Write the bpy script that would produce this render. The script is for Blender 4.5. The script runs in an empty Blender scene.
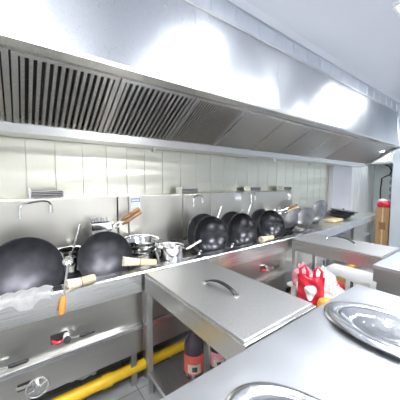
import bpy, bmesh, math, random
from mathutils import Vector, Matrix
random.seed(4)
S=bpy.context.scene; COL=S.collection
PI=math.pi
# ---------------------------------------------------------------- materials
def new(name):
    m=bpy.data.materials.new(name); m.use_nodes=True
    return m, m.node_tree.nodes, m.node_tree.links, m.node_tree.nodes['Principled BSDF']
def plain(name,col,rough=.5,metal=0,spec=.5,var=.06,scale=30,bump=0):
    m,n,l,b=new(name)
    b.inputs['Roughness'].default_value=rough; b.inputs['Metallic'].default_value=metal
    b.inputs['Specular IOR Level'].default_value=spec
    tc=n.new('ShaderNodeTexCoord'); no=n.new('ShaderNodeTexNoise'); no.inputs['Scale'].default_value=scale
    no.inputs['Detail'].default_value=3
    l.new(tc.outputs['Object'],no.inputs['Vector'])
    r=n.new('ShaderNodeValToRGB'); l.new(no.outputs['Fac'],r.inputs['Fac'])
    r.color_ramp.elements[0].position=.3; r.color_ramp.elements[1].position=.7
    r.color_ramp.elements[0].color=tuple(max(0,c*(1-var)) for c in col)+(1,)
    r.color_ramp.elements[1].color=tuple(min(1,c*(1+var)) for c in col)+(1,)
    l.new(r.outputs['Color'],b.inputs['Base Color'])
    if bump:
        bp=n.new('ShaderNodeBump'); bp.inputs['Strength'].default_value=bump; bp.inputs['Distance'].default_value=.01
        l.new(no.outputs['Fac'],bp.inputs['Height']); l.new(bp.outputs['Normal'],b.inputs['Normal'])
    return m
def steel(name,col=(.74,.74,.73),rough=.3,stretch=(.5,110,110),warp=.0,wscale=(2,2,2),wear=.03,aniso=0):
    """brushed sheet steel: fine streaks in the roughness, optional slow dents of the sheet"""
    m,n,l,b=new(name)
    b.inputs['Metallic'].default_value=1
    tc=n.new('ShaderNodeTexCoord')
    mp=n.new('ShaderNodeMapping'); mp.inputs['Scale'].default_value=stretch
    l.new(tc.outputs['Object'],mp.inputs['Vector'])
    no=n.new('ShaderNodeTexNoise'); no.inputs['Scale'].default_value=6; no.inputs['Detail'].default_value=4
    l.new(mp.outputs['Vector'],no.inputs['Vector'])
    mr=n.new('ShaderNodeMapRange'); mr.inputs['From Min'].default_value=.3; mr.inputs['From Max'].default_value=.7
    mr.inputs['To Min'].default_value=max(.03,rough-.04); mr.inputs['To Max'].default_value=rough+.04
    l.new(no.outputs['Fac'],mr.inputs['Value']); l.new(mr.outputs['Result'],b.inputs['Roughness'])
    r=n.new('ShaderNodeValToRGB'); l.new(no.outputs['Fac'],r.inputs['Fac'])
    r.color_ramp.elements[0].position=.3; r.color_ramp.elements[1].position=.7
    r.color_ramp.elements[0].color=tuple(c*(1-wear) for c in col)+(1,)
    r.color_ramp.elements[1].color=tuple(min(1,c*(1+wear*.5)) for c in col)+(1,)
    l.new(r.outputs['Color'],b.inputs['Base Color'])
    if aniso: b.inputs['Anisotropic'].default_value=aniso
    bp=n.new('ShaderNodeBump'); bp.inputs['Strength'].default_value=.05; bp.inputs['Distance'].default_value=.0003
    l.new(no.outputs['Fac'],bp.inputs['Height'])
    if warp:
        m2=n.new('ShaderNodeMapping'); m2.inputs['Scale'].default_value=wscale
        l.new(tc.outputs['Object'],m2.inputs['Vector'])
        n2=n.new('ShaderNodeTexNoise'); n2.inputs['Scale'].default_value=1; n2.inputs['Detail'].default_value=.6
        l.new(m2.outputs['Vector'],n2.inputs['Vector'])
        b2=n.new('ShaderNodeBump'); b2.inputs['Strength'].default_value=1; b2.inputs['Distance'].default_value=warp
        l.new(n2.outputs['Fac'],b2.inputs['Height']); l.new(b2.outputs['Normal'],bp.inputs['Normal'])
    l.new(bp.outputs['Normal'],b.inputs['Normal'])
    return m
M={}
M['hood']=steel('hood_steel',(.60,.62,.655),.30,(110,110,.6),.09,(1.7,1,1.1))
M['upper']=steel('cladding_steel',(.80,.83,.88),.30,(110,110,.6),.035,(2.2,2,1.0))
M['tile']=steel('wall_steel',(.72,.71,.62),.34,(110,110,.8),.02,(1.2,1,9))
M['splash']=steel('splash_steel',(.64,.62,.57),.33,(110,110,.6),.02,(4,4,1.2))
M['steel']=steel('counter_steel',(.76,.76,.75),.30,(110,.8,110))
M['lid']=steel('lid_steel',(.74,.74,.74),.42,(25,25,25),wear=.10)
M['table']=steel('table_steel',(.86,.88,.92),.33,(130,.8,110),.02,(4,.9,1))
M['range']=steel('range_steel',(.64,.625,.58),.32,(.5,110,110),.008,(2,1,3),wear=.08)
M['rail']=steel('rail_steel',(.76,.76,.76),.26,(.5,110,110),.005,(3,3,3))
M['filter']=steel('filter_steel',(.50,.48,.46),.38,(20,4,20),wear=.25)
M['slat']=steel('slat_steel',(.72,.70,.67),.32,(20,4,20),wear=.15)
M['chrome']=steel('polished_steel',(.82,.82,.82),.12,(5,5,5),wear=.05)
M['plat']=steel('platter_steel',(.82,.82,.84),.14,(8,8,8),.004,(9,9,9),wear=.05)
M['grease']=steel('worn_steel',(.42,.40,.38),.4,(20,20,4),wear=.3)
M['wokblack']=plain('black_seasoned_iron',(.045,.045,.052),.24,.7,.6,.25,14,.05)
M['wok']=plain('seasoned_iron',(.12,.12,.135),.40,.75,.5,.25,14,.05)
M['wokrim']=plain('dark_iron',(.035,.035,.04),.4,.6,.5,.2,20)
M['wokback']=plain('grey_iron',(.27,.27,.28),.36,.85,.5,.25,14)
M['black']=plain('black_plastic',(.02,.02,.022),.35)
M['dark']=plain('dark_cavity',(.03,.028,.027),.6)
M['backing']=plain('shaded_backing',(.05,.048,.045),.6,.3)  # near-black, so the shade behind the slats sits in the colour
M['cast']=plain('cast_iron',(.05,.05,.05),.55,.5,.5,.3,40,.3)
M['wood']=plain('handle_wood',(.30,.16,.075),.5,0,.5,.3,18)
M['pale']=plain('pale_wood',(.72,.58,.36),.55,0,.5,.15,25)
M['orange']=plain('orange_wood',(.72,.30,.07),.4,0,.5,.12,20)
M['bristle']=plain('bamboo_bristle',(.70,.64,.50),.7,0,.3,.2,90,.6)
M['cloth']=plain('white_cloth',(.80,.80,.80),.9,0,.2,.05,30,.3)
M['yellow']=plain('yellow_paint',(.80,.50,.02),.35,0,.5,.06,8)
M['white']=plain('white_paint',(.82,.82,.81),.5,0,.4,.03,4)
M['ceil']=plain('ceiling_white',(.68,.70,.76),.5,0,.4,.02,2)
M['wallw']=plain('plain_white_wall',(.80,.83,.84),.4,0,.5,.03,2)
M['lav']=plain('lavender_grey_wall',(.66,.66,.72),.4,0,.5,.04,3)
M['mint']=plain('pale_green_wall',(.72,.78,.76),.4,0,.5,.04,3)
M['blue']=plain('pale_blue_wall',(.68,.74,.80),.4,.2,.5,.04,3)
M['red']=plain('red_plastic_film',(.70,.02,.05),.25,0,.6,.12,20,.5)
M['film']=plain('clear_white_film',(.72,.68,.68),.25,0,.6,.12,30,.6)
M['card']=plain('brown_card',(.50,.30,.15),.7,0,.3,.08,12)
M['pink']=plain('pink_pack',(.70,.30,.36),.4,0,.5,.25,40)
M['yelpack']=plain('orange_yellow_pack',(.80,.42,.08),.4,0,.5,.2,30)
M['green']=plain('green_pack',(.18,.32,.16),.4)
M['sauce']=plain('dark_sauce_bottle',(.05,.03,.05),.18,0,.6,.1,10)
M['paper']=plain('cream_paper',(.80,.76,.66),.6)
M['labred']=plain('red_paper',(.62,.10,.07),.5)
M['labblue']=plain('blue_paper',(.12,.22,.50),.5)
M['labpale']=plain('pale_blue_paper',(.55,.66,.74),.5)
M['hose']=plain('grey_hose',(.36,.37,.38),.35,.6)
M['greymetal']=plain('grey_box_metal',(.34,.34,.35),.4,.5)
def floor_mat():
    m,n,l,b=new('grey_floor_tile'); b.inputs['Roughness'].default_value=.28
    tc=n.new('ShaderNodeTexCoord'); br=n.new('ShaderNodeTexBrick'); br.offset=0
    br.inputs['Scale'].default_value=3.3; br.inputs['Mortar Size'].default_value=.012
    br.inputs['Brick Width'].default_value=1; br.inputs['Row Height'].default_value=1
    br.inputs['Color1'].default_value=(.42,.43,.45,1); br.inputs['Color2'].default_value=(.46,.47,.49,1); br.inputs['Mortar'].default_value=(.2,.2,.21,1)
    l.new(tc.outputs['Object'],br.inputs['Vector'])
    no=n.new('ShaderNodeTexNoise'); no.inputs['Scale'].default_value=9; l.new(tc.outputs['Object'],no.inputs['Vector'])
    mx=n.new('ShaderNodeMixRGB'); mx.blend_type='MULTIPLY'; mx.inputs['Fac'].default_value=.5
    l.new(br.outputs['Color'],mx.inputs['Color1']); l.new(no.outputs['Fac'],mx.inputs['Color2']); l.new(mx.outputs['Color'],b.inputs['Base Color'])
    return m
M['floor']=floor_mat()
def lattice_mat():
    m,n,l,b=new('diamond_tile'); b.inputs['Roughness'].default_value=.3
    tc=n.new('ShaderNodeTexCoord'); mp=n.new('ShaderNodeMapping'); mp.inputs['Rotation'].default_value=(PI/4,0,0); mp.inputs['Scale'].default_value=(9,9,9)
    l.new(tc.outputs['Object'],mp.inputs['Vector']); ch=n.new('ShaderNodeTexChecker'); ch.inputs['Scale'].default_value=1
    ch.inputs['Color1'].default_value=(.32,.38,.40,1); ch.inputs['Color2'].default_value=(.66,.70,.70,1)
    l.new(mp.outputs['Vector'],ch.inputs['Vector']); l.new(ch.outputs['Color'],b.inputs['Base Color'])
    return m
M['lattice']=lattice_mat()
def emit(name,col,st):
    m,n,l,b=new(name); b.inputs['Base Color'].default_value=(.8,.8,.8,1)
    b.inputs['Emission Color'].default_value=col+(1,); b.inputs['Emission Strength'].default_value=st
    return m
M['lamp']=emit('lamp_glow',(.97,.985,1.0),30.0)
M['lamp2']=emit('small_lamp_glow',(1.0,1.0,1.0),14.0)
def glass_bag():
    m,n,l,b=new('translucent_film'); b.inputs['Base Color'].default_value=(.8,.76,.76,1); b.inputs['Roughness'].default_value=.25
    b.inputs['Transmission Weight'].default_value=.35; b.inputs['IOR'].default_value=1.2
    tc=n.new('ShaderNodeTexCoord'); no=n.new('ShaderNodeTexNoise'); no.inputs['Scale'].default_value=25
    l.new(tc.outputs['Object'],no.inputs['Vector'])
    bp=n.new('ShaderNodeBump'); bp.inputs['Strength'].default_value=.7; bp.inputs['Distance'].default_value=.01
    l.new(no.outputs['Fac'],bp.inputs['Height']); l.new(bp.outputs['Normal'],b.inputs['Normal'])
    return m
M['bag']=glass_bag()

# ---------------------------------------------------------------- mesh helpers
class MB:
    def __init__(s): s.bm=bmesh.new()
    def box(s,x0,x1,y0,y1,z0,z1,bev=0):
        vs=[s.bm.verts.new((x,y,z)) for x in (x0,x1) for y in (y0,y1) for z in (z0,z1)]
        idx=[(0,1,3,2),(4,6,7,5),(0,4,5,1),(2,3,7,6),(0,2,6,4),(1,5,7,3)]
        fs=[s.bm.faces.new([vs[i] for i in f]) for f in idx]
        if bev:
            es=list({e for f in fs for e in f.edges})
            bmesh.ops.bevel(s.bm,geom=es,offset=bev,segments=2,affect='EDGES',profile=.5)
        return s
    def prism(s,prof,x0,x1):
        """profile of (y,z) points extruded along x"""
        a=[s.bm.verts.new((x0,y,z)) for y,z in prof]; b=[s.bm.verts.new((x1,y,z)) for y,z in prof]
        n=len(prof)
        for i in range(n): s.bm.faces.new((a[i],a[(i+1)%n],b[(i+1)%n],b[i]))
        s.bm.faces.new(a[::-1]); s.bm.faces.new(b)
        return s
    def tube(s,pts,r,seg=12,cap=True):
        pts=[Vector(p) for p in pts]; rr=r if isinstance(r,(list,tuple)) else [r]*len(pts)
        rings=[]; up=None
        for i,p in enumerate(pts):
            t=(pts[min(i+1,len(pts)-1)]-pts[max(i-1,0)]).normalized()
            if up is None:
                up=Vector((0,0,1)) if abs(t.z)<.9 else Vector((1,0,0))
            u=t.cross(up).normalized(); up=u.cross(t).normalized()
            rings.append([s.bm.verts.new(p+(u*math.cos(a)+up*math.sin(a))*rr[i]) for a in [2*PI*k/seg for k in range(seg)]])
        for a,b in zip(rings,rings[1:]):
            for k in range(seg): s.bm.faces.new((a[k],a[(k+1)%seg],b[(k+1)%seg],b[k]))
        if cap:
            s.bm.faces.new(rings[0][::-1]); s.bm.faces.new(rings[-1])
        return s
    def lathe(s,prof,seg=48,mat=None,sx=1,sy=1,close=False):
        """profile (r,z) round z; sx, sy squash the plan; mat: 4x4 placement"""
        mat=mat or Matrix()
        rings=[]
        for r,z in prof:
            if r<1e-6: rings.append([s.bm.verts.new(mat@Vector((0,0,z)))])
            else: rings.append([s.bm.verts.new(mat@Vector((r*sx*math.cos(2*PI*k/seg),r*sy*math.sin(2*PI*k/seg),z))) for k in range(seg)])
        pr=list(zip(rings,rings[1:]))
        if close: pr.append((rings[-1],rings[0]))
        for a,b in pr:
            for k in range(seg):
                k2=(k+1)%seg
                if len(a)==1 and len(b)==1: continue
                if len(a)==1: s.bm.faces.new((a[0],b[k],b[k2]))
                elif len(b)==1: s.bm.faces.new((a[k],b[0],a[k2]))
                else: s.bm.faces.new((a[k],b[k],b[k2],a[k2]))
        return s
    def build(s,name,mat,parent=None,smooth=True,loc=None):
        bm=s.bm
        bmesh.ops.recalc_face_normals(bm,faces=bm.faces)
        me=bpy.data.meshes.new(name); bm.to_mesh(me); bm.free()
        if smooth:
            me.polygons.foreach_set('use_smooth',[True]*len(me.polygons))
            try: me.set_sharp_from_angle(angle=math.radians(35))
            except Exception: pass
        me.materials.append(M[mat] if isinstance(mat,str) else mat)
        o=bpy.data.objects.new(name,me); COL.objects.link(o)
        if parent: o.parent=parent
        if loc: o.location=loc
        return o
def tag(o,label=None,cat=None,group=None,kind=None):
    for k,v in (('label',label),('category',cat),('group',group),('kind',kind)):
        if v: o[k]=v
    return o
def thing(name,label,cat,loc=(0,0,0),rz=0,group=None,mat=None):
    o=bpy.data.objects.new(name,None); COL.objects.link(o); o.empty_display_size=.05
    if mat is not None: o.matrix_world=mat
    else: o.location=loc; o.rotation_euler=(0,0,rz)
    return tag(o,label,cat,group)
def copy_tree(o,parent=None):
    c=o.copy(); COL.objects.link(c); c.parent=parent
    for ch in list(o.children): copy_tree(ch,c)
    return c
def struct(o): o['kind']='structure'; return o
def frame(origin,normal,updir=(0,0,1)):
    """matrix whose z axis is the normal, y axis the direction nearest to updir"""
    z=Vector(normal).normalized(); y=(Vector(updir)-z*Vector(updir).dot(z)).normalized(); x=y.cross(z)
    m=Matrix((x,y,z)).transposed().to_4x4(); m.translation=Vector(origin); return m

# ---------------------------------------------------------------- room
X0,X1,Y0,YW,ZC=-2.6,6.6,-3.0,2.15,2.75
struct(MB().box(X0,X1,Y0,YW,-.1,0).build('floor','floor'))
struct(MB().box(X0,X1,Y0,YW,ZC,ZC+.1).build('ceiling','ceil'))
struct(MB().box(X0-.1,X0,Y0,YW,0,ZC).build('wall_left','white'))
struct(MB().box(X0-.1,X1+.1,Y0-.1,Y0,0,ZC).build('wall_front','white'))
# steel sheet wall behind the ranges: narrow sheets with folded seams
seams=[-.62,-.43,-.2]+[.06,.241,.43,.615,.787,.957,1.143,1.348]
x=1.348
while x<4.3: x+=.2; seams.append(x)
w=MB(); prev=X0
w.box(X0-.1,4.45,YW,YW+.1,0,ZC)
for sx in seams+[4.45]:
    pts=[(prev+.003,YW),(prev+.012,YW-.006),(sx-.006,YW-.006),(sx,YW)]
    w.box(prev+.002,sx-.002,YW-.007,YW,.0,1.71,.002); prev=sx
struct(w.build('wall_back','tile',smooth=False))
struct(MB().box(4.45,5.2,YW-.08,YW+.1,0,ZC,.004).build('trim_1','lav',smooth=False))
w=MB().box(5.2,6.7,YW,YW+.1,0,ZC)
for k in range(9): w.box(5.22+k*.15,5.355+k*.15,YW-.006,YW,.0,ZC,.002)
struct(w.build('wall_back_end','wallw',smooth=False))
struct(MB().box(X1,X1+.1,Y0,YW,0,ZC).build('wall_right','mint',smooth=False))
struct(MB().box(X1-.012,X1,1.63,1.86,0,2.2).build('trim_2','lattice',smooth=False))
struct(MB().box(5.8,5.92,Y0,1.6,0,ZC,.004).build('wall_partition','blue',smooth=False))

# sheet cladding above the hood
YS,ZS=1.40,2.57
w=MB().box(X0,X1,YS+.02,YS+.06,ZS,ZC)
x=X0
while x<X1-.1:
    w.box(x+.002,min(x+.248,X1)-.002,YS+.012,YS+.022,ZS,ZC,.002); w.box(x-.004,x+.004,YS+.004,YS+.02,ZS,ZC,.001); x+=.25
w.box(X0,X1,YS+.004,YS+.03,ZC-.03,ZC)
struct(w.build('trim_3','upper',smooth=False))
w=MB().prism([(1.34,ZC),(1.40,ZC),(1.40,ZC-.02)],X0,X1)
struct(w.build('trim_4','ceil',smooth=False))

# ---------------------------------------------------------------- exhaust hood
HX0,HX1=-1.55,5.2
hood=thing('exhaust_hood','long stainless steel exhaust hood running along the wall above the wok ranges','exhaust hood',(0,0,0))
FY,FZ=1.322,2.005      # lower edge of the front lip
bounds=[HX0,-.35,1.0,1.9,3.05,4.25,HX1]
for a,b in zip(bounds,bounds[1:]):
    q=MB(); n=14
    v=[]
    for i in range(n+1):     # slightly bellied sheet, leaning back towards its top
        t=i/n; y=FY+.02+(YS-FY-.02)*t+.012*math.sin(PI*t); z=FZ+.016+(ZS-FZ-.016)*t
        v.append((y,z))
    prof=v+[(y+.012,z) for y,z in v[::-1]]
    q.prism(prof,a+.0015,b-.0015)
    q.build('front_panel','hood',hood)
MB().box(HX0,HX1,YS-.012,YS+.02,ZS-.006,ZS+.014,.003).build('top_seam','rail',hood,False)
MB().prism([(FY-.012,FZ-.01),(FY-.012,FZ+.012),(FY+.02,FZ+.016),(FY+.03,FZ+.010),(FY+.005,FZ+.008),(FY+.005,FZ),(FY+.07,FZ-.005),(FY+.07,FZ-.012)],HX0,HX1).build('front_lip','steel',hood,False)
# filter seat: inner front rail, back trough
MB().prism([(FY+.07,FZ-.012),(FY+.07,FZ+.02),(FY+.082,FZ+.02),(FY+.082,FZ-.02)],HX0,HX1).build('filter_rail','grease',hood,False)
MB().prism([(1.83,1.748),(1.85,1.70),(1.93,1.695),(YW-.01,1.715),(YW-.01,1.735),(1.93,1.72),(1.87,1.725),(1.86,1.765),(1.847,1.765)],HX0,HX1).build('grease_trough','steel',hood,False)
MB().prism([(FY,FZ),(1.85,1.70),(YW-.01,1.715),(YW-.01,2.5),(1.43,2.5),(1.43,ZS),(YS,ZS)],HX1-.02,HX1).build('end_panel','hood',hood,False)
MB().prism([(FY,FZ),(1.85,1.70),(YW-.01,1.715),(YW-.01,2.5),(1.43,2.5),(1.43,ZS),(YS,ZS)],HX0,HX0+.02).build('end_panel','hood',hood,False)
MB().box(HX0+.03,HX1-.03,1.60,YW-.01,2.28,2.30).build('plenum_top','backing',hood,False)
MB().prism([(FY+.10,FZ-.01),(FY+.10,FZ),(1.84,1.757),(1.84,1.747)],3.66,HX1-.02).build('soffit_plate','filter',hood,False)
# filters: each lifts out
A=Vector((0,1.407,1.988)); B=Vector((0,1.843,1.748))
ext=(B-A); L=ext.length; t_=ext.normalized(); nrm=Vector((0,t_.z,-t_.y)); nrm=-nrm if nrm.z>0 else nrm
fx=[-1.5,-1.0,-.5,.0,.5,1.02,1.52,2.05,2.55,3.08,3.64]
desc=['coarse baffle grease filter at the far left end of the hood, mostly out of view',
 'coarse baffle grease filter left of the frame edge in the hood',
 'coarse baffle grease filter cut by the left edge of the photo',
 'dark coarse baffle grease filter above the big left wok, widest shown whole',
 'coarse baffle grease filter with shiny slats above the second wok',
 'fine slatted grease filter right of the coarse ones, above the steel saucepan',
 'fine slatted grease filter above the middle dark woks',
 'pale fine grease filter above the fourth wok',
 'pale fine grease filter, third from the right end of the hood row',
 'pale narrow-looking grease filter last in the row, at the hood end']
for i,(a,b) in enumerate(zip(fx,fx[1:])):
    if i<1: continue
    if b>3.6: b=3.64
    F=thing('grease_filter',desc[i] if i<9 else desc[9],'grease filter',(a,0,0),0,'grease filters in a row under the hood')
    W=b-a
    def P(u,s,h): # u along x, s along slope, h out along the downward normal
        p=A+t_*s+nrm*h; return Vector((u,p.y,p.z))
    def slab(q,u0,u1,s0,s1,h0,h1):
        vs=[q.bm.verts.new(P(u,s,h)) for u in (u0,u1) for s in (s0,s1) for h in (h0,h1)]
        for f in [(0,1,3,2),(4,6,7,5),(0,4,5,1),(2,3,7,6),(0,2,6,4),(1,5,7,3)]: q.bm.faces.new([vs[k] for k in f])
    q=MB(); e=.03 if i<6 else .022
    slab(q,.004,e,0,L,-.03,.004); slab(q,W-e,W-.004,0,L,-.03,.004); slab(q,e,W-e,0,.02,-.03,.004); slab(q,e,W-e,L-.02,L,-.03,.004)
    q.build('filter_frame','steel' if i<6 else 'rail',F,False)
    q=MB(); n=13 if i<5 else 19
    pit=(W-2*e)/n
    for k in range(n):
        u=e+pit*(k+.5); wd=pit*(.25 if i<5 else .3 if i==5 else .38)
        slab(q,u-wd,u+wd,.02,L-.02,-.006,.0015)
        slab(q,u-wd,u-wd+.002,.02,L-.02,-.022,-.006); slab(q,u+wd-.002,u+wd,.02,L-.02,-.022,-.006)
    q.build('slats','slat' if i<6 else 'steel',F,False)
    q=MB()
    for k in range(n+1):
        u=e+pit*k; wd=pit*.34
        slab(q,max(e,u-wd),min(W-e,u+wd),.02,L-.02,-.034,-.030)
    q.build('rear_baffles','backing' if i<6 else 'slat',F,False)  # shade between slats put into colour: dark backs at left, light ones at right
# nozzles below the trough
nz=[(.93,'left'),(2.55,'m'),(3.35,'m2'),(3.95,'r')]
nl=['small steel nozzle under the hood trough above the second wok','small steel nozzle under the hood trough above the dark middle woks','small steel nozzle under the hood trough, second from the right','small steel nozzle under the hood trough nearest the lavender pillar']
for (xx,_),lb in zip(nz,nl):
    q=thing('suppression_nozzle',lb,'nozzle',(xx,1.89,1.651),0,'nozzles under the hood trough')
    MB().tube([(0,0,.046),(0,0,.014)],.008,10).build('stem','steel',q)
    MB().lathe([(0,.016),(.02,.016),(.024,.004),(.018,0),(0,0)],16).build('cap','chrome',q)

# ---------------------------------------------------------------- ceiling lamps
lab=['square white lamp panel at the top right corner of the ceiling','white lamp panel on the ceiling over the steel island, outside the view','white lamp panel on the ceiling behind the steel island','white lamp panel on the ceiling near the left wall','white lamp panel on the ceiling at the back of the room','white lamp panel on the ceiling by the far partition','added fill lamp panel, out of view, brightening the alcove past the end of the hood']
for (lx,ly,sx,sy),lb in zip([(2.50,.53,.3,.3),(1.5,.70,.5,.25),(.0,.32,.55,.4),(-1.3,-.6,.6,.6),(1.6,-1.2,1.2,.6),(4.1,.78,.6,.3),(5.9,1.9,.4,.3)],lab):  # last panel is an unseen addition to brighten the alcove
    t=thing('ceiling_lamp',lb,'ceiling lamp',(lx,ly,ZC),0,'ceiling lamp panels')
    q=MB().box(-sx/2-.02,sx/2+.02,-sy/2-.02,-sy/2,-.03,0).box(-sx/2-.02,sx/2+.02,sy/2,sy/2+.02,-.03,0).box(-sx/2-.02,-sx/2,-sy/2,sy/2,-.03,0).box(sx/2,sx/2+.02,-sy/2,sy/2,-.03,0)
    q.build('frame','white',t,False)
    MB().box(-sx/2,sx/2,-sy/2,sy/2,-.022,-.01).build('diffuser','lamp',t,False)
# ---------------------------------------------------------------- ranges
RY=1.5
def add_burner(R,x,y):
    b=MB().lathe([(.125,0),(.16,0),(.165,.02),(.15,.028),(.125,.02)],40,Matrix.Translation((x,y,.735)),close=True).build('burner_ring','cast',R)
    q=MB().lathe([(0,.0),(.06,.0),(.05,.018),(.02,.022),(0,.022)],24,Matrix.Translation((x,y,.736)))
    for k in range(6):
        a=k*PI/3; c,s=math.cos(a),math.sin(a)
        q.tube([(x+.045*c,y+.045*s,.742),(x+.128*c,y+.128*s,.750)],.005,6)
    q.build('burner_head','cast',b)
def wok_range(x0,x1,label,burn,knobs=(),levers=(),loc=(0,0,0),rz=0,z_top=1.29,sy=2.0,splits=()):
    R=thing('wok_range',label,'wok range',loc,rz,'stainless wok ranges along the wall')
    e=.002; x0+=e; x1-=e
    q=MB().prism([(RY-.02,.69),(RY-.02,.812),(RY-.012,.82),(RY+.075,.82),(RY+.08,.815),(RY+.08,.705),(RY+.04,.705),(RY+.04,.69)],x0,x1)
    q.build('front_rail','rail',R,False)
    MB().box(x0,x1,RY+.08,sy,.705,.735).build('worktop','range',R,False)
    MB().box(x0,x1,RY+.03,RY+.045,.455,.69).build('front_panel','range',R,False)
    MB().box(x0,x1,RY-.0,RY+.045,.425,.455,.004).build('front_bar','rail',R,False)
    MB().box(x0,x1,RY+.03,RY+.045,.25,.425).build('lower_panel','range',R,False)
    MB().box(x0,x1,sy-.03,sy,.06,.705).build('rear_panel','backing',R,False)
    pr=[x0]+list(splits)+[x1]
    for a,b in zip(pr,pr[1:]):
        MB().box(a+.0015,b-.0015,sy-.012,sy+.13,.735,z_top,.006).build('splashback','splash',R,False)
    for xx in (x0+.03,x1-.07):
        for yy in (RY+.06,sy-.09):
            MB().box(xx,xx+.04,yy,yy+.04,0,.26).build('leg','range',R,False)
    for bx,by in burn: add_burner(R,bx,by)
    for kx,kz,kind in knobs:
        k=MB()
        if kind=='wheel':
            m=frame((kx,RY-.02,kz),(0,-1,0))
            ring=[m@Vector((.05*math.cos(a),.05*math.sin(a),0)) for a in [2*PI*j/24 for j in range(25)]]
            k.tube(ring,.005,8); 
            for j in range(4):
                a=j*PI/2+.4; k.tube([m@Vector((0,0,.004)),m@Vector((.05*math.cos(a),.05*math.sin(a),0))],.004,6)
            k.lathe([(0,.012),(.014,.012),(.016,-.05),(0,-.05)],16,m)
            k.build('handwheel','chrome',R)
            s=MB().box(kx-.085,kx-.02,RY+.026,RY+.031,kz-.02,kz+.02,.002).build('slot','dark',R,False)
            MB().tube([(kx-.09,RY+.024,kz),(kx-.02,RY+.018,kz)],.009,8).build('valve_stem','grease',s)
        else:
            m=frame((kx,RY+.01,kz),(0,-1,0))
            k.lathe([(0,.03),(.02,.03),(.024,.02),(.026,-.01),(.018,-.025),(0,-.025)],24,m).build('valve_knob','chrome',R)
            s=MB().box(kx-.075,kx+.01,RY+.026,RY+.031,kz-.028,kz+.028,.002).build('slot','dark',R,False)
            MB().tube([(kx-.07,RY+.02,kz-.005),(kx-.045,RY+.012,kz-.018),(kx-.02,RY+.012,kz-.014),(kx-.005,RY+.012,kz-.002)],.009,10).build('valve_body','red',s)
    for lx,lz in levers:
        l=MB().tube([(lx-.03,RY-.005,lz),(lx+.02,RY-.02,lz)],.006,8).build('lever','chrome',R)
        MB().tube([(lx+.015,RY-.02,lz),(lx+.03,RY-.021,lz),(lx+.09,RY-.024,lz+.002),(lx+.1,RY-.024,lz+.002)],[.007,.011,.010,.005],12).build('lever_grip','black',l)
    return R
wok_range(-.75,.65,'wide stainless wok range at the left with hole-mounted valves and the big open wok',[(.03,1.80),(.45,1.82)],
  [(.19,.535,'knob'),(.045,.335,'wheel')],[(.235,.535),(-.085,.50)],splits=(-.15,))
wok_range(.65,1.28,'narrow stainless range section behind the near counter, holding the bowls and saucepan',[(.97,1.83)],splits=(.74,))
wok_range(1.28,2.28,'stainless wok range between the two lidded counters with the dark upright woks',[(1.45,1.83),(1.95,1.83)],[(1.95,.56,'knob'),(1.5,.335,'wheel')],[(2.0,.56)],splits=(1.62,))
wok_range(2.28,3.1,'stainless wok range behind the far lidded counter, under the leaning grey woks',[(2.65,1.83)],splits=())
# far worktop, standing slightly askew
E2=thing('steel_workbench','long stainless workbench at the far end of the cooking line, under stacked pans','workbench',(3.11,1.5,0),math.radians(5.5))
MB().box(0,2.35,0,.42,.79,.82,.003).build('benchtop','steel',E2,False)
MB().box(0,2.35,.01,.03,.70,.79).build('apron','rail',E2,False)
MB().box(.03,2.32,.06,.38,.42,.44).build('shelf','steel',E2,False)
for xx in (.02,1.15,2.29):
    for yy in (.02,.36): MB().box(xx,xx+.04,yy,yy+.04,0,.79).build('leg','steel',E2,False)
# gas main and drain hose under the ranges
q=thing('gas_pipe','thick yellow gas pipe running low along the floor under the ranges','pipe',(0,1.585,.11))
MB().tube([(-.7,0,0),(4.6,0,0)],.036,20).build('pipe','yellow',q)
for xx in (-.3,.9,2.1,3.3): MB().tube([(xx,0,-.11),(xx,0,-.03)],.01,8).build('pipe_stand','steel',q)
for xx in (.42,1.9): MB().tube([(xx-.03,0,0),(xx+.03,0,0)],.043,20).build('pipe_coupling','yellow',q)
pts=[(-.25,1.60,.23),(.0,1.6,.225),(.14,1.6,.22),(.22,1.59,.235),(.28,1.58,.215),(.34,1.585,.225),(.42,1.60,.235),(.46,1.66,.22),(.47,1.8,.2)]
q=MB().tube(pts,.02,12)
for p in (pts[3],pts[5]): q.lathe([(.02,-.012),(.03,-.012),(.03,.012),(.02,.012)],12,Matrix.Translation(p)@Matrix.Rotation(PI/2,4,'Y'))
tag(q.build('gas_hose','hose'),'grey corrugated gas hose hanging under the left range above the yellow pipe','hose')

# splashback fittings
def faucet(x,y,z,side,label,s=1.0):
    t=thing('swivel_faucet',label,'faucet',(x,y,z),0,'swivel faucets on the splashbacks')
    MB().tube([(0,.0,-.03),(0,0,.02)],[.014,.012],12).build('faucet_base','chrome',t)
    d=-side
    P_=[(0,0,.0),(0,0,.03),(d*.02*s,-.02,.05),(d*.05*s,-.03,.055),(d*.13*s,-.07,.047),(d*.165*s,-.09,.037),(d*.175*s,-.10,.015),(d*.176*s,-.10,-.03)]
    MB().tube(P_,.0075,10).build('spout','chrome',t)
    MB().tube([(d*.176*s,-.10,-.03),(d*.176*s,-.10,-.045)],.011,10).build('aerator','chrome',t)
    return t
def sbox(x,y,label,w=.2):
    t=thing('vent_box',label,'vent box',(x,y,1.29),0,'small grey boxes on the splashback ledge')
    MB().box(-w/2,w/2,-.04,.05,.012,.055,.005).build('box','greymetal',t,False)
    q=MB()
    for k in range(3): q.box(-w/2+.01,w/2-.01,-.043,-.038,.02+k*.012,.026+k*.012)
    q.build('slits','dark',t,False)
    for s in (-1,1): MB().box(s*(w/2-.015)-.008,s*(w/2-.015)+.008,-.03,.04,0,.0125).build('foot','rail',t,False)
    MB().box(-w/2-.005,-w/2+.005,-.05,.05,.0,.07,.002).build('side_plate','rail',t,False)
    return t
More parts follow.
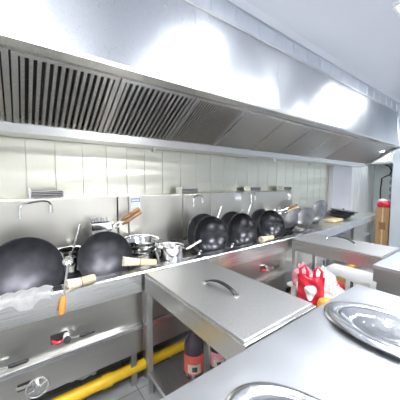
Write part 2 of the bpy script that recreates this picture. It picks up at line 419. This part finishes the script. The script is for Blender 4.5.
for fx_,lb in [(.185,'swivel faucet above the big left wok'),(1.50,'swivel faucet above the saucepan and the third wok'),(2.30,'swivel faucet above the fourth wok'),(3.02,'swivel faucet nearest the lavender pillar')]:
    faucet(fx_,1.978,1.225,1,lb)
for bx,lb in [(.17,'grey slotted box on the ledge above the big left wok'),(1.36,'grey slotted box on the ledge above the saucepan'),(2.32,'grey slotted box on the ledge behind the fourth wok'),(2.98,'grey slotted box on the ledge nearest the pillar')]:
    sbox(bx,2.03,lb)
def notice(x,z,w,h,label):
    t=thing('notice_sticker',label,'sticker',(x,1.985,z),0)
    MB().box(-w/2,w/2,-.0012,.0,-h/2,h/2).build('sheet','paper',t,False)
    MB().box(-w/2+.004,w/2-.004,-.0022,-.0012,h*.18,h*.46).build('header','labblue',t,False)
    MB().box(-w/2+.004,w/2-.004,-.0022,-.0012,-h*.10,h*.14).build('panel','labpale',t,False)
    q=MB()
    for k in range(4): q.box(-w/2+.01,w/2-.012-.006*(k%2),-.0022,-.0012,-h*(.18+.07*k)-.002,-h*(.18+.07*k))
    q.build('text_lines','greymetal',t,False)
    q=MB()
    for k in range(6): q.box(-w/2+.01+k*(w-.02)/6,-w/2+.01+(k+.7)*(w-.02)/6,-.0030,-.0022,h*.25,h*.38)
    q.build('header_text','paper',t,False)
notice(.80,1.215,.085,.12,'small blue and white notice sticker on the splashback above the steel bowls')
notice(2.02,1.235,.10,.07,'tiny blue and white sticker on the splashback above the fourth wok')

# ---------------------------------------------------------------- woks
def wok_prof(R,d,th=.004):
    rho=(R*R+d*d)/(2*d); amax=math.asin(min(1,R/rho)); n=14
    out=[(rho*math.sin(amax*k/n),-d+rho*(1-math.cos(amax*k/n))) for k in range(n+1)]
    rim=[(R+.006,.002),(R+.006,-.004)]
    back=[((rho+th)*math.sin(amax*k/n),-d-th+(rho+th)*(1-math.cos(amax*k/n))) for k in range(n,-1,-1)]
    return out+rim+back
def make_wok(c,normal,R,label,d=.10,hang=225,hlen=.13,hmat='rail',mat='wok',group='dark iron woks along the range',helper=True,cat='wok',sx=1.0):
    m=frame(c,normal)
    t=thing('wok',label,cat,group=group,mat=m)
    MB().lathe(wok_prof(R,d),64).build('bowl',mat,t)
    if hlen:
        a=math.radians(hang); dx,dy=math.cos(a),math.sin(a)
        h=MB().tube([(dx*(R-.005),dy*(R-.005),-.02),(dx*(R+.03),dy*(R+.03),-.008),(dx*(R+hlen),dy*(R+hlen),.01)],[.016,.013,.014],12).build('handle',hmat,t)
        MB().tube([(dx*(R+hlen-.002),dy*(R+hlen-.002),.01),(dx*(R+hlen+.008),dy*(R+hlen+.008),.01)],.016,12).build('handle_end','black',h)
    q=MB()
    q.tube([((R+.003)*math.cos(2*PI*k/64),(R+.003)*math.sin(2*PI*k/64),0) for k in range(65)],.0035,8,False)
    q.build('rim','wokrim',t)
    return t
def up(R,tilt): return .768+R*math.cos(math.radians(tilt))
def nrm_(az,el):   # az measured from -Y towards -X
    a,e=math.radians(az),math.radians(el); return (-math.sin(a)*math.cos(e),-math.cos(a)*math.cos(e),math.sin(e))
make_wok((.020,1.625,.914),nrm_(5,14),.182,'largest dark wok at far left standing upright, open side facing out',hlen=0,d=.11)
make_wok((.458,1.665,.905),nrm_(8,14),.166,'upright dark wok second from the left, beside the bamboo brush',hang=222,hlen=.05,hmat='wokrim',d=.10)
make_wok((1.385,1.68,.922),nrm_(2,12),.178,'upright black wok just right of the steel saucepan',mat='wokblack',hang=222,hlen=.13)
make_wok((1.79,1.685,.920),nrm_(8,12),.176,'upright black wok between two others behind the near counter',mat='wokblack',hang=222,hlen=.12)
make_wok((2.27,1.70,.920),nrm_(14,14),.172,'upright black wok with the yellow brush at its foot',mat='wokblack',hang=230,hlen=.12)
make_wok((1.36,1.755,.935),nrm_(2,12),.18,'grey wok nested directly behind the wok right of the saucepan',hlen=0,mat='wokback')
make_wok((1.74,1.77,.930),nrm_(8,12),.178,'grey wok nested directly behind the middle upright wok',hlen=0,mat='wokback')
make_wok((2.22,1.785,.93),nrm_(14,14),.172,'grey wok nested behind the wok with the brush at its foot',hlen=0,mat='wokback')
make_wok((2.90,1.70,.915),(.12,.93,.32),.18,'grey wok leaning to the right behind the far lidded counter',hang=250,hlen=.10,mat='wokback',d=.075)
make_wok((2.76,1.76,.915),(.12,.93,.32),.18,'lighter grey wok tucked behind the leaning grey wok',hlen=0,mat='wokback',d=.07)
make_wok((3.33,1.74,.995),(.12,.93,.32),.175,'grey wok leaning to the right, nearest the stacked far pans',hang=250,hlen=.10,mat='wokback',d=.075)
make_wok((1.08,1.87,.86),(0,-.12,1),.15,'black frying wok lying flat behind the steel saucepan',hang=20,hlen=.10,hmat='wokrim',mat='wokrim',d=.055,group='flat lying pans')
# pans lying stacked at the far end
for k,(x_,y_,z_,R_,lb) in enumerate([(4.25,1.88,.875,.19,'grey pan lowest of the flat stack on the far workbench'),(4.33,1.86,.905,.19,'grey pan in the middle of the flat stack on the far workbench'),(4.40,1.85,.935,.20,'grey pan topmost of the flat stack on the far workbench')]):
    make_wok((x_,y_,z_),(.10,-.10,1),R_,lb,d=.05,hang=-20,hlen=.14,hmat='black',mat='wokback',group='flat lying pans')
for k,(x_,y_,z_,lb) in enumerate([(2.55,1.83,.835,'dark pan lowest of the flat pile left of the leaning woks'),(2.58,1.82,.865,'dark pan in the middle of the flat pile left of the leaning woks'),(2.60,1.81,.895,'dark pan topmost of the flat pile left of the leaning woks')]):
    make_wok((x_,y_,z_),(-.08,-.06,1),.17,lb,d=.045,hang=200+12*k,hlen=.13,hmat='wokrim',mat='wok' if k else 'wokback',group='flat lying pans')

# ---------------------------------------------------------------- pots, bowls, tools
t=thing('saucepan','polished steel saucepan standing between the steel bowls and the upright black woks','saucepan',(.945,1.665,.736))
MB().lathe([(0,0),(.095,0),(.103,.008),(.106,.165),(.112,.17),(.112,.174),(.104,.172),(.100,.165),(.098,.012),(0,.01)],48).build('body','chrome',t)
MB().tube([(.1,0,.14),(.14,-.01,.13),(.16,-.02,.12)],.007,10).build('handle_bracket','chrome',t)
MB().tube([(.15,-.012,.125),(.20,-.03,.15),(.27,-.05,.185)],[.010,.011,.011],12).build('handle','rail',t)
q=MB()
q.tube([(-.1,-.02,.15),(-.125,-.022,.155),(-.13,-.022,.12),(-.104,-.02,.11)],.004,8); q.build('loop_handle','chrome',t)
def steel_bowl(c,R,h,label,name='mixing_bowl',tilt=(0,0,1)):
    m=frame(c,tilt,(0,1,0)); t=thing(name,label,'bowl',group='steel bowls nested behind the second wok',mat=m)
    pr=[(0,0),(R*.45,0),(R*.72,h*.18),(R*.9,h*.5),(R*.97,h*.92),(R,h),(R+.009,h+.002),(R+.009,h-.003),(R+.002,h-.006),(R*.95,h*.86),(R*.87,h*.5),(R*.68,h*.2),(R*.42,.006),(0,.006)]
    MB().lathe(pr[:7]+pr[7:],48).build('bowl','chrome',t)
    return t
steel_bowl((.775,1.83,.738),.115,.12,'steel bowl lowest of the nested stack left of the saucepan')
steel_bowl((.775,1.83,.788),.122,.12,'steel bowl in the middle of the nested stack left of the saucepan')
t=steel_bowl((.775,1.83,.838),.128,.12,'steel colander topmost of the nested bowl stack left of the saucepan','colander',(.03,-.05,1))
MB().tube([(.136,-.02,.095),(.165,-.02,.10),(.165,.02,.10),(.136,.02,.095)],.004,8).build('loop_handle','chrome',t)
q=MB()
for k in range(14):
    a=2*PI*k/14; q.lathe([(.012,0),(.008,.012),(0,.014)],10,Matrix.Translation((.10*math.cos(a),.10*math.sin(a),.045)))
q.build('drain_bumps','chrome',t)
t=thing('stock_pot','steel seasoning pot with a ladle in it right of the biggest wok','pot',(.275,1.86,.79))
MB().lathe([(0,0),(.07,0),(.075,.01),(.078,.15),(.084,.156),(.084,.16),(.074,.156),(.072,.012),(0,.008)],40).build('body','chrome',t)
MB().tube([(-.02,-.078,.12),(-.02,-.1,.12),(.02,-.1,.12),(.02,-.078,.12)],.004,8).build('loop_handle','chrome',t)
t=thing('pot_stand','black cast iron pot ring beneath the seasoning pot','pot ring',(.275,1.86,.736))
MB().lathe([(.075,0),(.11,0),(.11,.04),(.085,.0535),(.07,.0535)],30,close=True).build('ring','cast',t)
def ladle(p0,p1,label,hmat,bowl_r=.04,hfrac=.35,r=.006,hr=.013,name='ladle',group=None,bowlat=True):
    """p0 = bowl end, p1 = grip end"""
    p0,p1=Vector(p0),Vector(p1); d=(p1-p0)
    m=frame(p0,d.normalized(),(0,0,1) if abs(d.normalized().z)<.9 else (0,1,0)); Ln=d.length
    t=thing(name,label,'ladle' if name=='ladle' else name.replace('_',' '),group=group,mat=m)
    MB().tube([(0,0,0),(0,0,Ln*(1-hfrac)+.01)],r,10).build('shaft','chrome',t)
    MB().tube([(0,0,Ln*(1-hfrac)),(0,0,Ln*(1-hfrac*.8)),(0,0,Ln*.97),(0,0,Ln)],[r+.003,hr,hr,hr*.7],12).build('handle',hmat,t)
    if bowl_r:
        mm=Matrix.Translation((0,bowl_r*.6,-bowl_r*.5))@Matrix.Rotation(PI/2.6,4,'X')
        MB().lathe(wok_prof(bowl_r,bowl_r*.5,.002),28,mm).build('bowl','chrome',t)
    return t
ladle((.215,1.53,.95),(.163,1.452,.700),'steel ladle with an orange wooden grip hanging over the front rail','orange',.022,.36,.007,.017,group='ladles on the cooking line')
ladle((.262,1.86,.82),(.345,1.87,1.11),'steel ladle standing in the seasoning pot right of the biggest wok','rail',.03,.55,.005,.008,group='ladles on the cooking line')
ladle((.60,1.93,1.07),(.80,1.90,1.19),'ladle with a brown wooden grip resting above the second wok','wood',.04,.75,.006,.016,group='ladles on the cooking line')
ladle((.60,1.90,1.045),(.80,1.87,1.165),'strainer ladle with a brown grip lying just below the other brown grip','wood',.04,.75,.006,.015,group='ladles on the cooking line')
ladle((2.62,1.86,1.00),(2.95,1.80,1.075),'ladle with a tan wooden grip above the flat dark pans','pale',.05,.6,.006,.02,group='ladles on the cooking line')
ladle((2.66,1.90,1.03),(3.02,1.86,1.11),'steel spatula with a pale handle behind the tan wooden ladle','wood',.05,.5,.006,.016,group='ladles on the cooking line')
for xa,lb in [(1.62,'chrome pan shaft sticking up between the first and second black woks'),(2.08,'chrome pan shaft sticking up between the second and third black woks')]:
    ladle((xa,1.92,.95),(xa+.12,1.95,1.15),lb,'rail',.05,.4,.006,.009,group='ladles on the cooking line')
# steel caddy of spoons behind the second wok
t=thing('utensil_tray','bright steel tray of spoons showing above the second wok','utensil tray',(.49,1.90,1.055))
MB().box(-.07,.07,-.04,.05,0,.006).box(-.07,.07,-.04,-.035,.006,.05).box(-.07,.07,.045,.05,.006,.05).box(-.07,-.065,-.035,.045,.006,.05).box(.065,.07,-.035,.045,.006,.05).build('tray','chrome',t,False)
q=MB()
for k in range(5): q.tube([(-.05+.022*k,.0,.02),(-.06+.026*k,-.0,.085)],.008,8)
q.build('spoons','chrome',t)
for s in (-.05,.05): MB().tube([(s,.03,0),(s,.03,-.318)],.006,8).build('leg','rail',t)
def brush(p0,p1,label,r=.034,full=False):
    p0,p1=Vector(p0),Vector(p1); d=p1-p0; m=frame(p0,d.normalized(),(0,0,1)); Ln=d.length
    t=thing('wok_brush',label,'brush',group='bamboo wok brushes on the front rail',mat=m)
    h=.5
    MB().tube([(0,0,0),(0,0,.01),(0,0,Ln*h),(0,0,Ln*h+.01)],[r*.55,r*.66,r*.7,r*.7],16).build('handle','pale',t)
    MB().tube([(0,0,Ln*h),(0,0,Ln*(h+.03))],[r*.76,r*.76],16).build('binding','wood',t)
    b=MB(); b.tube([(0,0,Ln*(h+.02)),(0,0,Ln*.8),(0,0,Ln)],[r*.7,r*.85,r],20)
    for k in range(40):
        a=random.random()*2*PI; rr=r*math.sqrt(random.random()); 
        b.tube([(rr*.8*math.cos(a),rr*.8*math.sin(a),Ln*.8),(rr*1.05*math.cos(a),rr*1.05*math.sin(a),Ln*1.06)],.0016,5)
    b.build('bristles','bristle',t)
    return t
brush((.345,1.485,.85),(.20,1.475,.84),'thick bamboo wok brush lying on the rail below the two left woks',.036)
brush((.755,1.515,.851),(.56,1.60,.873),'bamboo wok brush on the rail at the right of the second wok',.032)
brush((2.06,1.53,.85),(1.88,1.53,.85),'bamboo wok brush on the rail in front of the third upright black wok',.032)
# white cloth under the first wok
q=MB(); N=26
g=[[None]*(N+1) for _ in range(13)]
for j in range(13):
    for i in range(N+1):
        u=i/N; v=j/12
        xx=-.25+.38*u; dd=v*.15
        if dd<.10: y=1.578-dd; z=.826
        else: y=1.476; z=.826-(dd-.10)
        y-=.0; z+=.010*abs(math.sin(7*u*PI+2*v)); y-=.006*abs(math.sin(9*u*PI+v*3)) if dd>=.10 else 0
        if v>.55: z+=.05*(v-.55)*math.sin(5*u*PI)
        g[j][i]=q.bm.verts.new((xx+.01*math.sin(v*6),y,z))
for j in range(12):
    for i in range(N): q.bm.faces.new((g[j][i],g[j][i+1],g[j+1][i+1],g[j+1][i]))
bmesh.ops.solidify(q.bm,geom=q.bm.faces[:],thickness=-.003)
tag(q.build('kitchen_towel','cloth'),'crumpled white cloth laid over the rail below the biggest wok','cloth')
# yellowish folded cloth far
tag(MB().box(3.62,3.95,1.66,1.80,.826,.862,.012).build('folded_cloth','pale'),'pale yellow folded cloth lying at the front of the far workbench','board')

# ---------------------------------------------------------------- lidded counters
def strap_handle(parent,p0,p1,h,name='lid_handle'):
    p0,p1=Vector(p0),Vector(p1); q=MB(); n=14; d=(p1-p0); s=d.normalized().cross(Vector((0,0,1)))
    rings=[]
    for k in range(n+1):
        t=k/n; p=p0+d*t; z=h*math.sin(PI*t)**.7
        w=.011
        rings.append([q.bm.verts.new(p+Vector((0,0,z))+s*a+Vector((0,0,b))) for a,b in ((-w,-.003),(w,-.003),(w,.004),(-w,.004))])
    for a,b in zip(rings,rings[1:]):
        for k in range(4): q.bm.faces.new((a[k],a[(k+1)%4],b[(k+1)%4],b[k]))
    q.bm.faces.new(rings[0][::-1]); q.bm.faces.new(rings[-1])
    h_=q.build(name,'black',parent)
    for p in (p0,p1): MB().lathe([(0,.006),(.016,.005),(.018,0),(0,0)],16,Matrix.Translation(p)).build('handle_foot','chrome',h_)
    return h_
def counter(x0,x1,y0,y1,label,handle,shelf=True,zt=.82,zb=.70):
    t=thing('steel_counter',label,'counter',(x0,y0,0),0,'stainless lidded counters set against the ranges')
    W,D=x1-x0,y1-y0
    q=MB().box(0,.012,0,D,zb,zt-.02).box(W-.012,W,0,D,zb,zt-.02).box(.012,W-.012,0,.012,zb,zt-.02).box(.012,W-.012,D-.012,D,zb,zt-.02)
    q.build('apron','steel',t,False)
    MB().box(-.004,W+.004,-.004,D,zt-.02,zt-.008,.002).build('frame_edge','rail',t,False)
    lid=MB().box(.006,W-.006,.01,D-.006,zt-.008,zt+.002,.003).build('lid','lid',t,False)
    strap_handle(lid,Vector(handle[0])-Vector((x0,y0,0)),Vector(handle[1])-Vector((x0,y0,0)),.035)
    for xx in (.0,W-.035):
        for yy in (.0,D-.035): MB().box(xx+.001,xx+.034,yy+.001,yy+.034,0,zb).build('leg','steel',t,False)
    if shelf: MB().box(W-.010,W-.001,.036,D-.036,.166,zb-.001).build('side_panel','steel',t,False)
    if shelf: MB().box(.002,W-.002,.002,D-.002,.14,.165,.002).build('undershelf','steel',t,False)
    return t
counter(.64,1.125,.585,1.455,'near lidded steel counter with a black arched handle, bottles on its lower shelf',((.86,1.10,.822),(.885,.875,.822)))
counter(2.28,2.72,.66,1.45,'far lidded steel counter with a black arched handle, white plastic bags below it',((2.60,1.25,.822),(2.56,.965,.822)),False)
# island
t=thing('steel_worktable','big bare stainless work table in the foreground carrying two oval platters','work table',(-.7,-.6,0))
W,D=2.25,1.165
MB().box(0,W,0,D,.785,.82,.005).build('tabletop','table',t,False)
MB().box(.02,W-.02,.02,D-.02,.68,.785).build('apron','steel',t,False)
for xx in (.05,W-.1):
    for yy in (.05,D-.1): MB().box(xx,xx+.05,yy,yy+.05,0,.68).build('leg','steel',t,False)
MB().box(.06,W-.06,.06,D-.06,.2,.22).build('undershelf','steel',t,False)
t=thing('steel_cabinet','steel cabinet with a flat top at the right edge behind the foreground table','cabinet',(2.01,-.6,0))
MB().box(0,1.3,0,1.24,.795,.82,.003).build('cabinet_top','table',t,False)
MB().box(.004,1.296,.004,1.236,.70,.795).build('top_apron','steel',t,False)
MB().box(.03,1.28,.03,1.22,.08,.70).build('body','steel',t,False)
for xx in (.05,1.2):
    for yy in (.05,1.15): MB().box(xx,xx+.04,yy,yy+.04,0,.08).build('foot','steel',t,False)
# oval platters
def platter(x,y,label,rz=0,a=.165,b=.25):
    t=thing('oval_platter',label,'platter',(x,y,.8205),rz,'oval steel platters on the foreground table')
    k=b/a
    # profile in r (short axis), plan stretched along y
    pr=[(0,.004),(.085,.004),(.100,.006),(.112,.018),(.118,.022),(.124,.020),(.134,.022),(.146,.028),(.152,.028),(.160,.024),(.165,.016),
        (.163,.013),(.157,.020),(.150,.0235),(.134,.018),(.118,.018),(.108,.010),(.098,.0),(.085,0),(0,0)]
    MB().lathe(pr,96,None,1,k).build('dish','plat',t)
    q=MB()
    for s in (.5,.75):
        q.tube([(s*.085*math.cos(2*PI*j/64),s*.085*k*math.sin(2*PI*j/64),.0042) for j in range(65)],.0012,6,False)
    q.build('stamped_rings','plat',t)
    return t
platter(1.13,.285,'oval steel platter at the right on the foreground table')
platter(.455,.205,'oval steel platter at the bottom of the photo, nearest the viewer')

# bottles on the near counter's shelf
def bottle(x,y,label,s=1,lab='labred',group='dark sauce bottles on the lower shelf'):
    t=thing('sauce_bottle',label,'bottle',(x,y,.166),.0,group)
    R=.055*s
    MB().lathe([(0,.0),(R*.9,0),(R,.01),(R,.165*s),(R*.93,.19*s),(R*.6,.225*s),(R*.35,.25*s),(R*.33,.29*s),(0,.29*s)],36).build('body','sauce',t)
    MB().lathe([(R*.38,.27*s),(R*.4,.305*s),(0,.31*s)],20).build('cap','labred',t)
    l=MB().lathe([(R+.0008,.03*s),(R+.0012,.031*s),(R+.0012,.135*s),(R+.0008,.136*s)],36).build('label_band',lab,t)
    q=MB(); m=8
    for (a0,a1,z0,z1) in ((200,275,.04*s,.09*s),):
        vs=[]
        for k in range(m+1):
            a=math.radians(a0+(a1-a0)*k/m); c,s_=math.cos(a)*(R+.003),math.sin(a)*(R+.003)
            vs.append((q.bm.verts.new((c,s_,z0)),q.bm.verts.new((c,s_,z1))))
        for u,v in zip(vs,vs[1:]): q.bm.faces.new((u[0],v[0],v[1],u[1]))
    bmesh.ops.solidify(q.bm,geom=q.bm.faces[:],thickness=.001)
    q.build('label_patch','paper',l)
    q=MB(); vs=[]
    for k in range(5):
        a=math.radians(225+28*k/4); c,s_=math.cos(a)*(R+.0042),math.sin(a)*(R+.0042)
        vs.append((q.bm.verts.new((c,s_,.05*s)),q.bm.verts.new((c,s_,.078*s))))
    for u,v in zip(vs,vs[1:]): q.bm.faces.new((u[0],v[0],v[1],u[1]))
    q.build('label_mark','black',l)
bottle(.875,1.24,'big dark bottle with a red and cream label on the near counter shelf',1.15)
bottle(1.035,1.19,'second dark bottle with a dull red label just right of the big one',.95,'pink')

# ---------------------------------------------------------------- clutter between the counters
t=thing('low_bench','low white bench under the far lidded counter carrying the plastic bags','bench',(2.14,.70,0))
MB().box(0,1.0,0,.71,.37,.40,.004).build('bench_top','white',t,False)
for xx in (.03,.92):
    for yy in (.03,.63): MB().box(xx,xx+.05,yy,yy+.05,0,.37).build('leg','white',t,False)
def bag(c,sx,sy,sz,mat,name,label,cat,seed,amp=.12,tie=True,rz=0,lean=0,group=None,sub=4):
    rnd=random.Random(seed); bm=bmesh.new(); bmesh.ops.create_icosphere(bm,subdivisions=sub,radius=1)
    ph=[(rnd.uniform(2,6),rnd.uniform(0,6),Vector((rnd.uniform(-1,1),rnd.uniform(-1,1),rnd.uniform(-1,1))).normalized()) for _ in range(9)]
    zmin=0
    for v in bm.verts:
        n=v.co.normalized(); k=1+amp*sum(abs(math.sin(f*n.dot(d)+p))-.6 for f,p,d in ph)/3
        p=Vector((math.copysign(abs(n.x)**.7,n.x),math.copysign(abs(n.y)**.7,n.y),math.copysign(abs(n.z)**.8,n.z)))*k
        if p.z<-.8: p.z=-.8
        v.co=Vector((p.x*sx,p.y*sy,(p.z+.8)*sz))
    q=MB(); q.bm=bm
    t=thing(name,label,cat,c,rz,group); t.rotation_euler=(0,lean,rz)
    q.build('body' if not tie else 'film',mat,t)
    if tie:
        h=MB()
        for s in (-1,1):
            h.tube([(s*sx*.45,0,1.6*sz),(s*sx*.5,.01,1.9*sz),(s*sx*.3,.015,2.15*sz),(s*sx*.12,.01,1.95*sz),(s*sx*.15,0,1.6*sz)],[.016,.012,.009,.012,.014],8)
        h.build('carry_handles',mat,t)
    return t
def slabbag(c,rz,tilt,w,h,d,label):
    """flat carrier bag propped upright, crumpled"""
    t=thing('carrier_bag',label,'carrier bag',c,rz); t.rotation_euler=(tilt,0,rz)
    q=MB(); nx,nz=18,20; rnd=random.Random(9)
    def yy(u,v): return d*.5*(math.sin(PI*u)**.5)*(math.sin(PI*min(1,v*.9+.1))**.4)+.008*math.sin(13*u+5*v)+.007*math.sin(17*v+9*u)
    gf=[];gb=[]
    for j in range(nz+1):
        rf=[];rb=[]
        for i in range(nx+1):
            u=i/nx; v=j/nz; x=(u-.5)*w*(1-.12*v*math.sin(v*3)); z=v*h+.008*math.sin(9*u)
            y=yy(u,v); rf.append(q.bm.verts.new((x,-y-.002,z)))
            rb.append(q.bm.verts.new((x,y+.002,z)))
        gf.append(rf); gb.append(rb)
    for j in range(nz):
        for i in range(nx):
            q.bm.faces.new((gf[j][i],gf[j][i+1],gf[j+1][i+1],gf[j+1][i])); q.bm.faces.new((gb[j][i],gb[j+1][i],gb[j+1][i+1],gb[j][i+1]))
        q.bm.faces.new((gf[j][0],gf[j+1][0],gb[j+1][0],gb[j][0])); q.bm.faces.new((gf[j][nx],gb[j][nx],gb[j+1][nx],gf[j+1][nx]))
    for i in range(nx):
        q.bm.faces.new((gf[0][i],gb[0][i],gb[0][i+1],gf[0][i+1])); q.bm.faces.new((gf[nz][i],gf[nz][i+1],gb[nz][i+1],gb[nz][i]))
    q.build('film','red',t)
    q=MB()
    for s in (-1,1):
        q.tube([(s*w*.36,0,h*.96),(s*w*.38,0,h*1.2),(s*w*.22,.0,h*1.34),(s*w*.12,0,h*1.15),(s*w*.12,0,h*.96)],[.014,.011,.009,.011,.014],8)
    q.build('carry_handles','red',t)
    # white printed emblem: a rounded blot with a stem, following the film
    q=MB(); rings=[]
    def P2(a,r):
        x=.045*w/.22*r*math.cos(a); z=h*.52+.06*r*math.sin(a)
        u=x/w+.5; v=z/h; return (x,-yy(u,v)-.006,z)
    c0=q.bm.verts.new(P2(0,0)); 
    for r in (.35,.7,1): rings.append([q.bm.verts.new(P2(2*PI*k/24,r*(1+.18*math.sin(3*2*PI*k/24)))) for k in range(24)])
    for k in range(24): q.bm.faces.new((c0,rings[0][k],rings[0][(k+1)%24]))
    for a,b in zip(rings,rings[1:]):
        for k in range(24): q.bm.faces.new((a[k],b[k],b[(k+1)%24],a[(k+1)%24]))
    q.build('printed_emblem','white',t)
    return t
t=thing('plastic_crate','dark grey plastic crate on the floor under the red carrier bag','crate',(1.80,.70,0))
q=MB().box(0,.30,0,.46,0,.02).box(0,.012,0,.46,.02,.39).box(.288,.30,0,.46,.02,.39).box(.012,.288,0,.012,.02,.39).box(.012,.288,.448,.46,.02,.39).box(.012,.288,.012,.448,.37,.39)
q.build('crate_body','cast',t,False)
MB().box(-.008,.308,-.008,.468,.39,.40,.003).build('crate_lid','greymetal',t,False)
slabbag((1.90,1.03,.402),-1.12,.12,.21,.25,.07,'red plastic carrier bag with a white emblem below the far counter')
bag((2.04,.90,.402),.12,.10,.08,'bag','plastic_bag','crumpled clear plastic bag right of the red carrier bag','plastic bag',3,.16,group='plastic bags under the far counter')
bag((2.18,1.08,.402),.12,.10,.11,'film','plastic_bag','white plastic bag with dark marks behind the red carrier bag','plastic bag',7,.16,group='plastic bags under the far counter')
bag((2.20,1.28,.402),.10,.08,.10,'pink','plastic_bag','pinkish bag in the corner between the range and the far counter','plastic bag',12,.16,group='plastic bags under the far counter')
bag((1.90,.90,.402),.05,.06,.055,'yelpack','snack_pack','orange yellow packet at the foot of the red carrier bag','packet',21,.10,False,group='small packets under the far counter')
bag((2.08,.72,.402),.055,.04,.04,'pink','snack_pack','small pink packet in front of the clear plastic bag','packet',23,.10,False,group='small packets under the far counter')
bag((2.25,.86,.402),.05,.04,.05,'green','snack_pack','small green packet right of the clear plastic bag','packet',25,.10,False,group='small packets under the far counter')
for pc,ps,pm,pl in [((1.86,.84,.402),(.035,.03,.03),'green','tiny green packet on the crate in front of the red carrier bag'),((2.05,1.20,.402),(.05,.04,.06),'film','white packet between the pinkish bag and the red carrier bag'),((2.20,.78,.402),(.045,.035,.045),'yelpack','orange packet just left of the small green packet on the bench'),((2.32,1.00,.402),(.05,.05,.05),'red','red packet beside the yellow carton')]:
    bag(pc,*ps,pm,'snack_pack',pl,'packet',int(pc[0]*100),.10,False,group='small packets under the far counter')
t=tag(MB().box(-.07,.07,-.04,.04,0,.09,.004).build('carton','yelpack',loc=(2.42,1.06,.401)),'yellow carton standing at the right of the white plastic bag','carton'); t.rotation_euler=(0,.0,-.4)
t=thing('paper_pad','white paper pad with a dark edge propped beside the yellow carton','paper pad',(2.36,.84,.401),-.8)
MB().box(-.07,.07,-.012,.012,0,.13,.002).build('pages','paper',t,False)
MB().box(-.072,.072,-.0155,-.012,0,.133,.001).build('cover','white',t,False)
MB().box(-.072,-.06,-.017,.013,.0,.135,.001).build('spine','dark',t,False)

# ---------------------------------------------------------------- far end
t=thing('cardboard_box','tall brown cardboard box standing past the end of the far workbench','box',(5.95,1.76,0),.0)
MB().box(-.02,.13,-.11,.12,0,.90,.004).build('carton','card',t,False)
MB().box(-.021,.131,-.012,.012,.0,.902).build('packing_tape','pale',t,False)
MB().box(-.023,-.02,-.06,.06,.45,.60).build('printed_panel','wood',t,False)
bag((6.005,1.76,.903),.085,.12,.07,'red','plastic_bag','red plastic bag lying on top of the tall cardboard box','plastic bag',31,.12,False)
bag((6.005,1.79,1.01),.05,.08,.035,'white','cloth_bundle','white bundle on the red bag on the tall cardboard box','bundle',33,.10,False)
t=thing('wall_unit','white boxy unit fixed high on the end wall beyond the hood','wall unit',(6.35,1.93,1.80))
MB().box(-.22,.249,-.24,.2,0,.17,.01).build('casing','white',t,False)
MB().box(-.223,-.22,-.20,.16,.02,.03).build('air_slot','greymetal',t,False)
pts=[(6.55,1.95,1.80),(6.56,1.87,1.76),(6.57,1.83,1.66),(6.57,1.86,1.57),(6.57,1.94,1.54),(6.57,2.0,1.50),(6.58,2.02,1.2),(6.585,2.01,1.0),(6.585,2.02,.8)]
tag(MB().tube(pts,.012,8).build('hanging_cable','black'),'black cable hanging in a loop below the white wall unit','cable')
t=thing('spot_lamp','small bright lamp tucked under the far end of the hood lip','lamp',(4.95,1.52,1.925))
MB().lathe([(.03,.0),(.045,.0),(.045,.03),(.02,.045),(0,.045)],20).build('housing','white',t)
MB().lathe([(0,-.004),(.03,-.004),(.03,.004),(0,.004)],20).build('bulb','lamp2',t)

# ---------------------------------------------------------------- world, camera
wd=bpy.data.worlds.new('World'); S.world=wd; wd.use_nodes=True
bg=wd.node_tree.nodes['Background']; bg.inputs['Color'].default_value=(.9,.95,1,1); bg.inputs['Strength'].default_value=.3
cam=bpy.data.cameras.new('Camera'); co=bpy.data.objects.new('Camera',cam); COL.objects.link(co)
a=math.radians(53.3); p=math.radians(4.0)
fwd=Vector((math.cos(a)*math.cos(p),math.sin(a)*math.cos(p),-math.sin(p)))
co.location=(0,0,1.40); co.rotation_euler=fwd.to_track_quat('-Z','Y').to_euler()
cam.sensor_width=36; cam.lens=246/400*36; cam.clip_start=.02
S.camera=co
vs=S.view_settings; vs.view_transform='Standard'; vs.look='None'; vs.gamma=1; vs.exposure=0.8
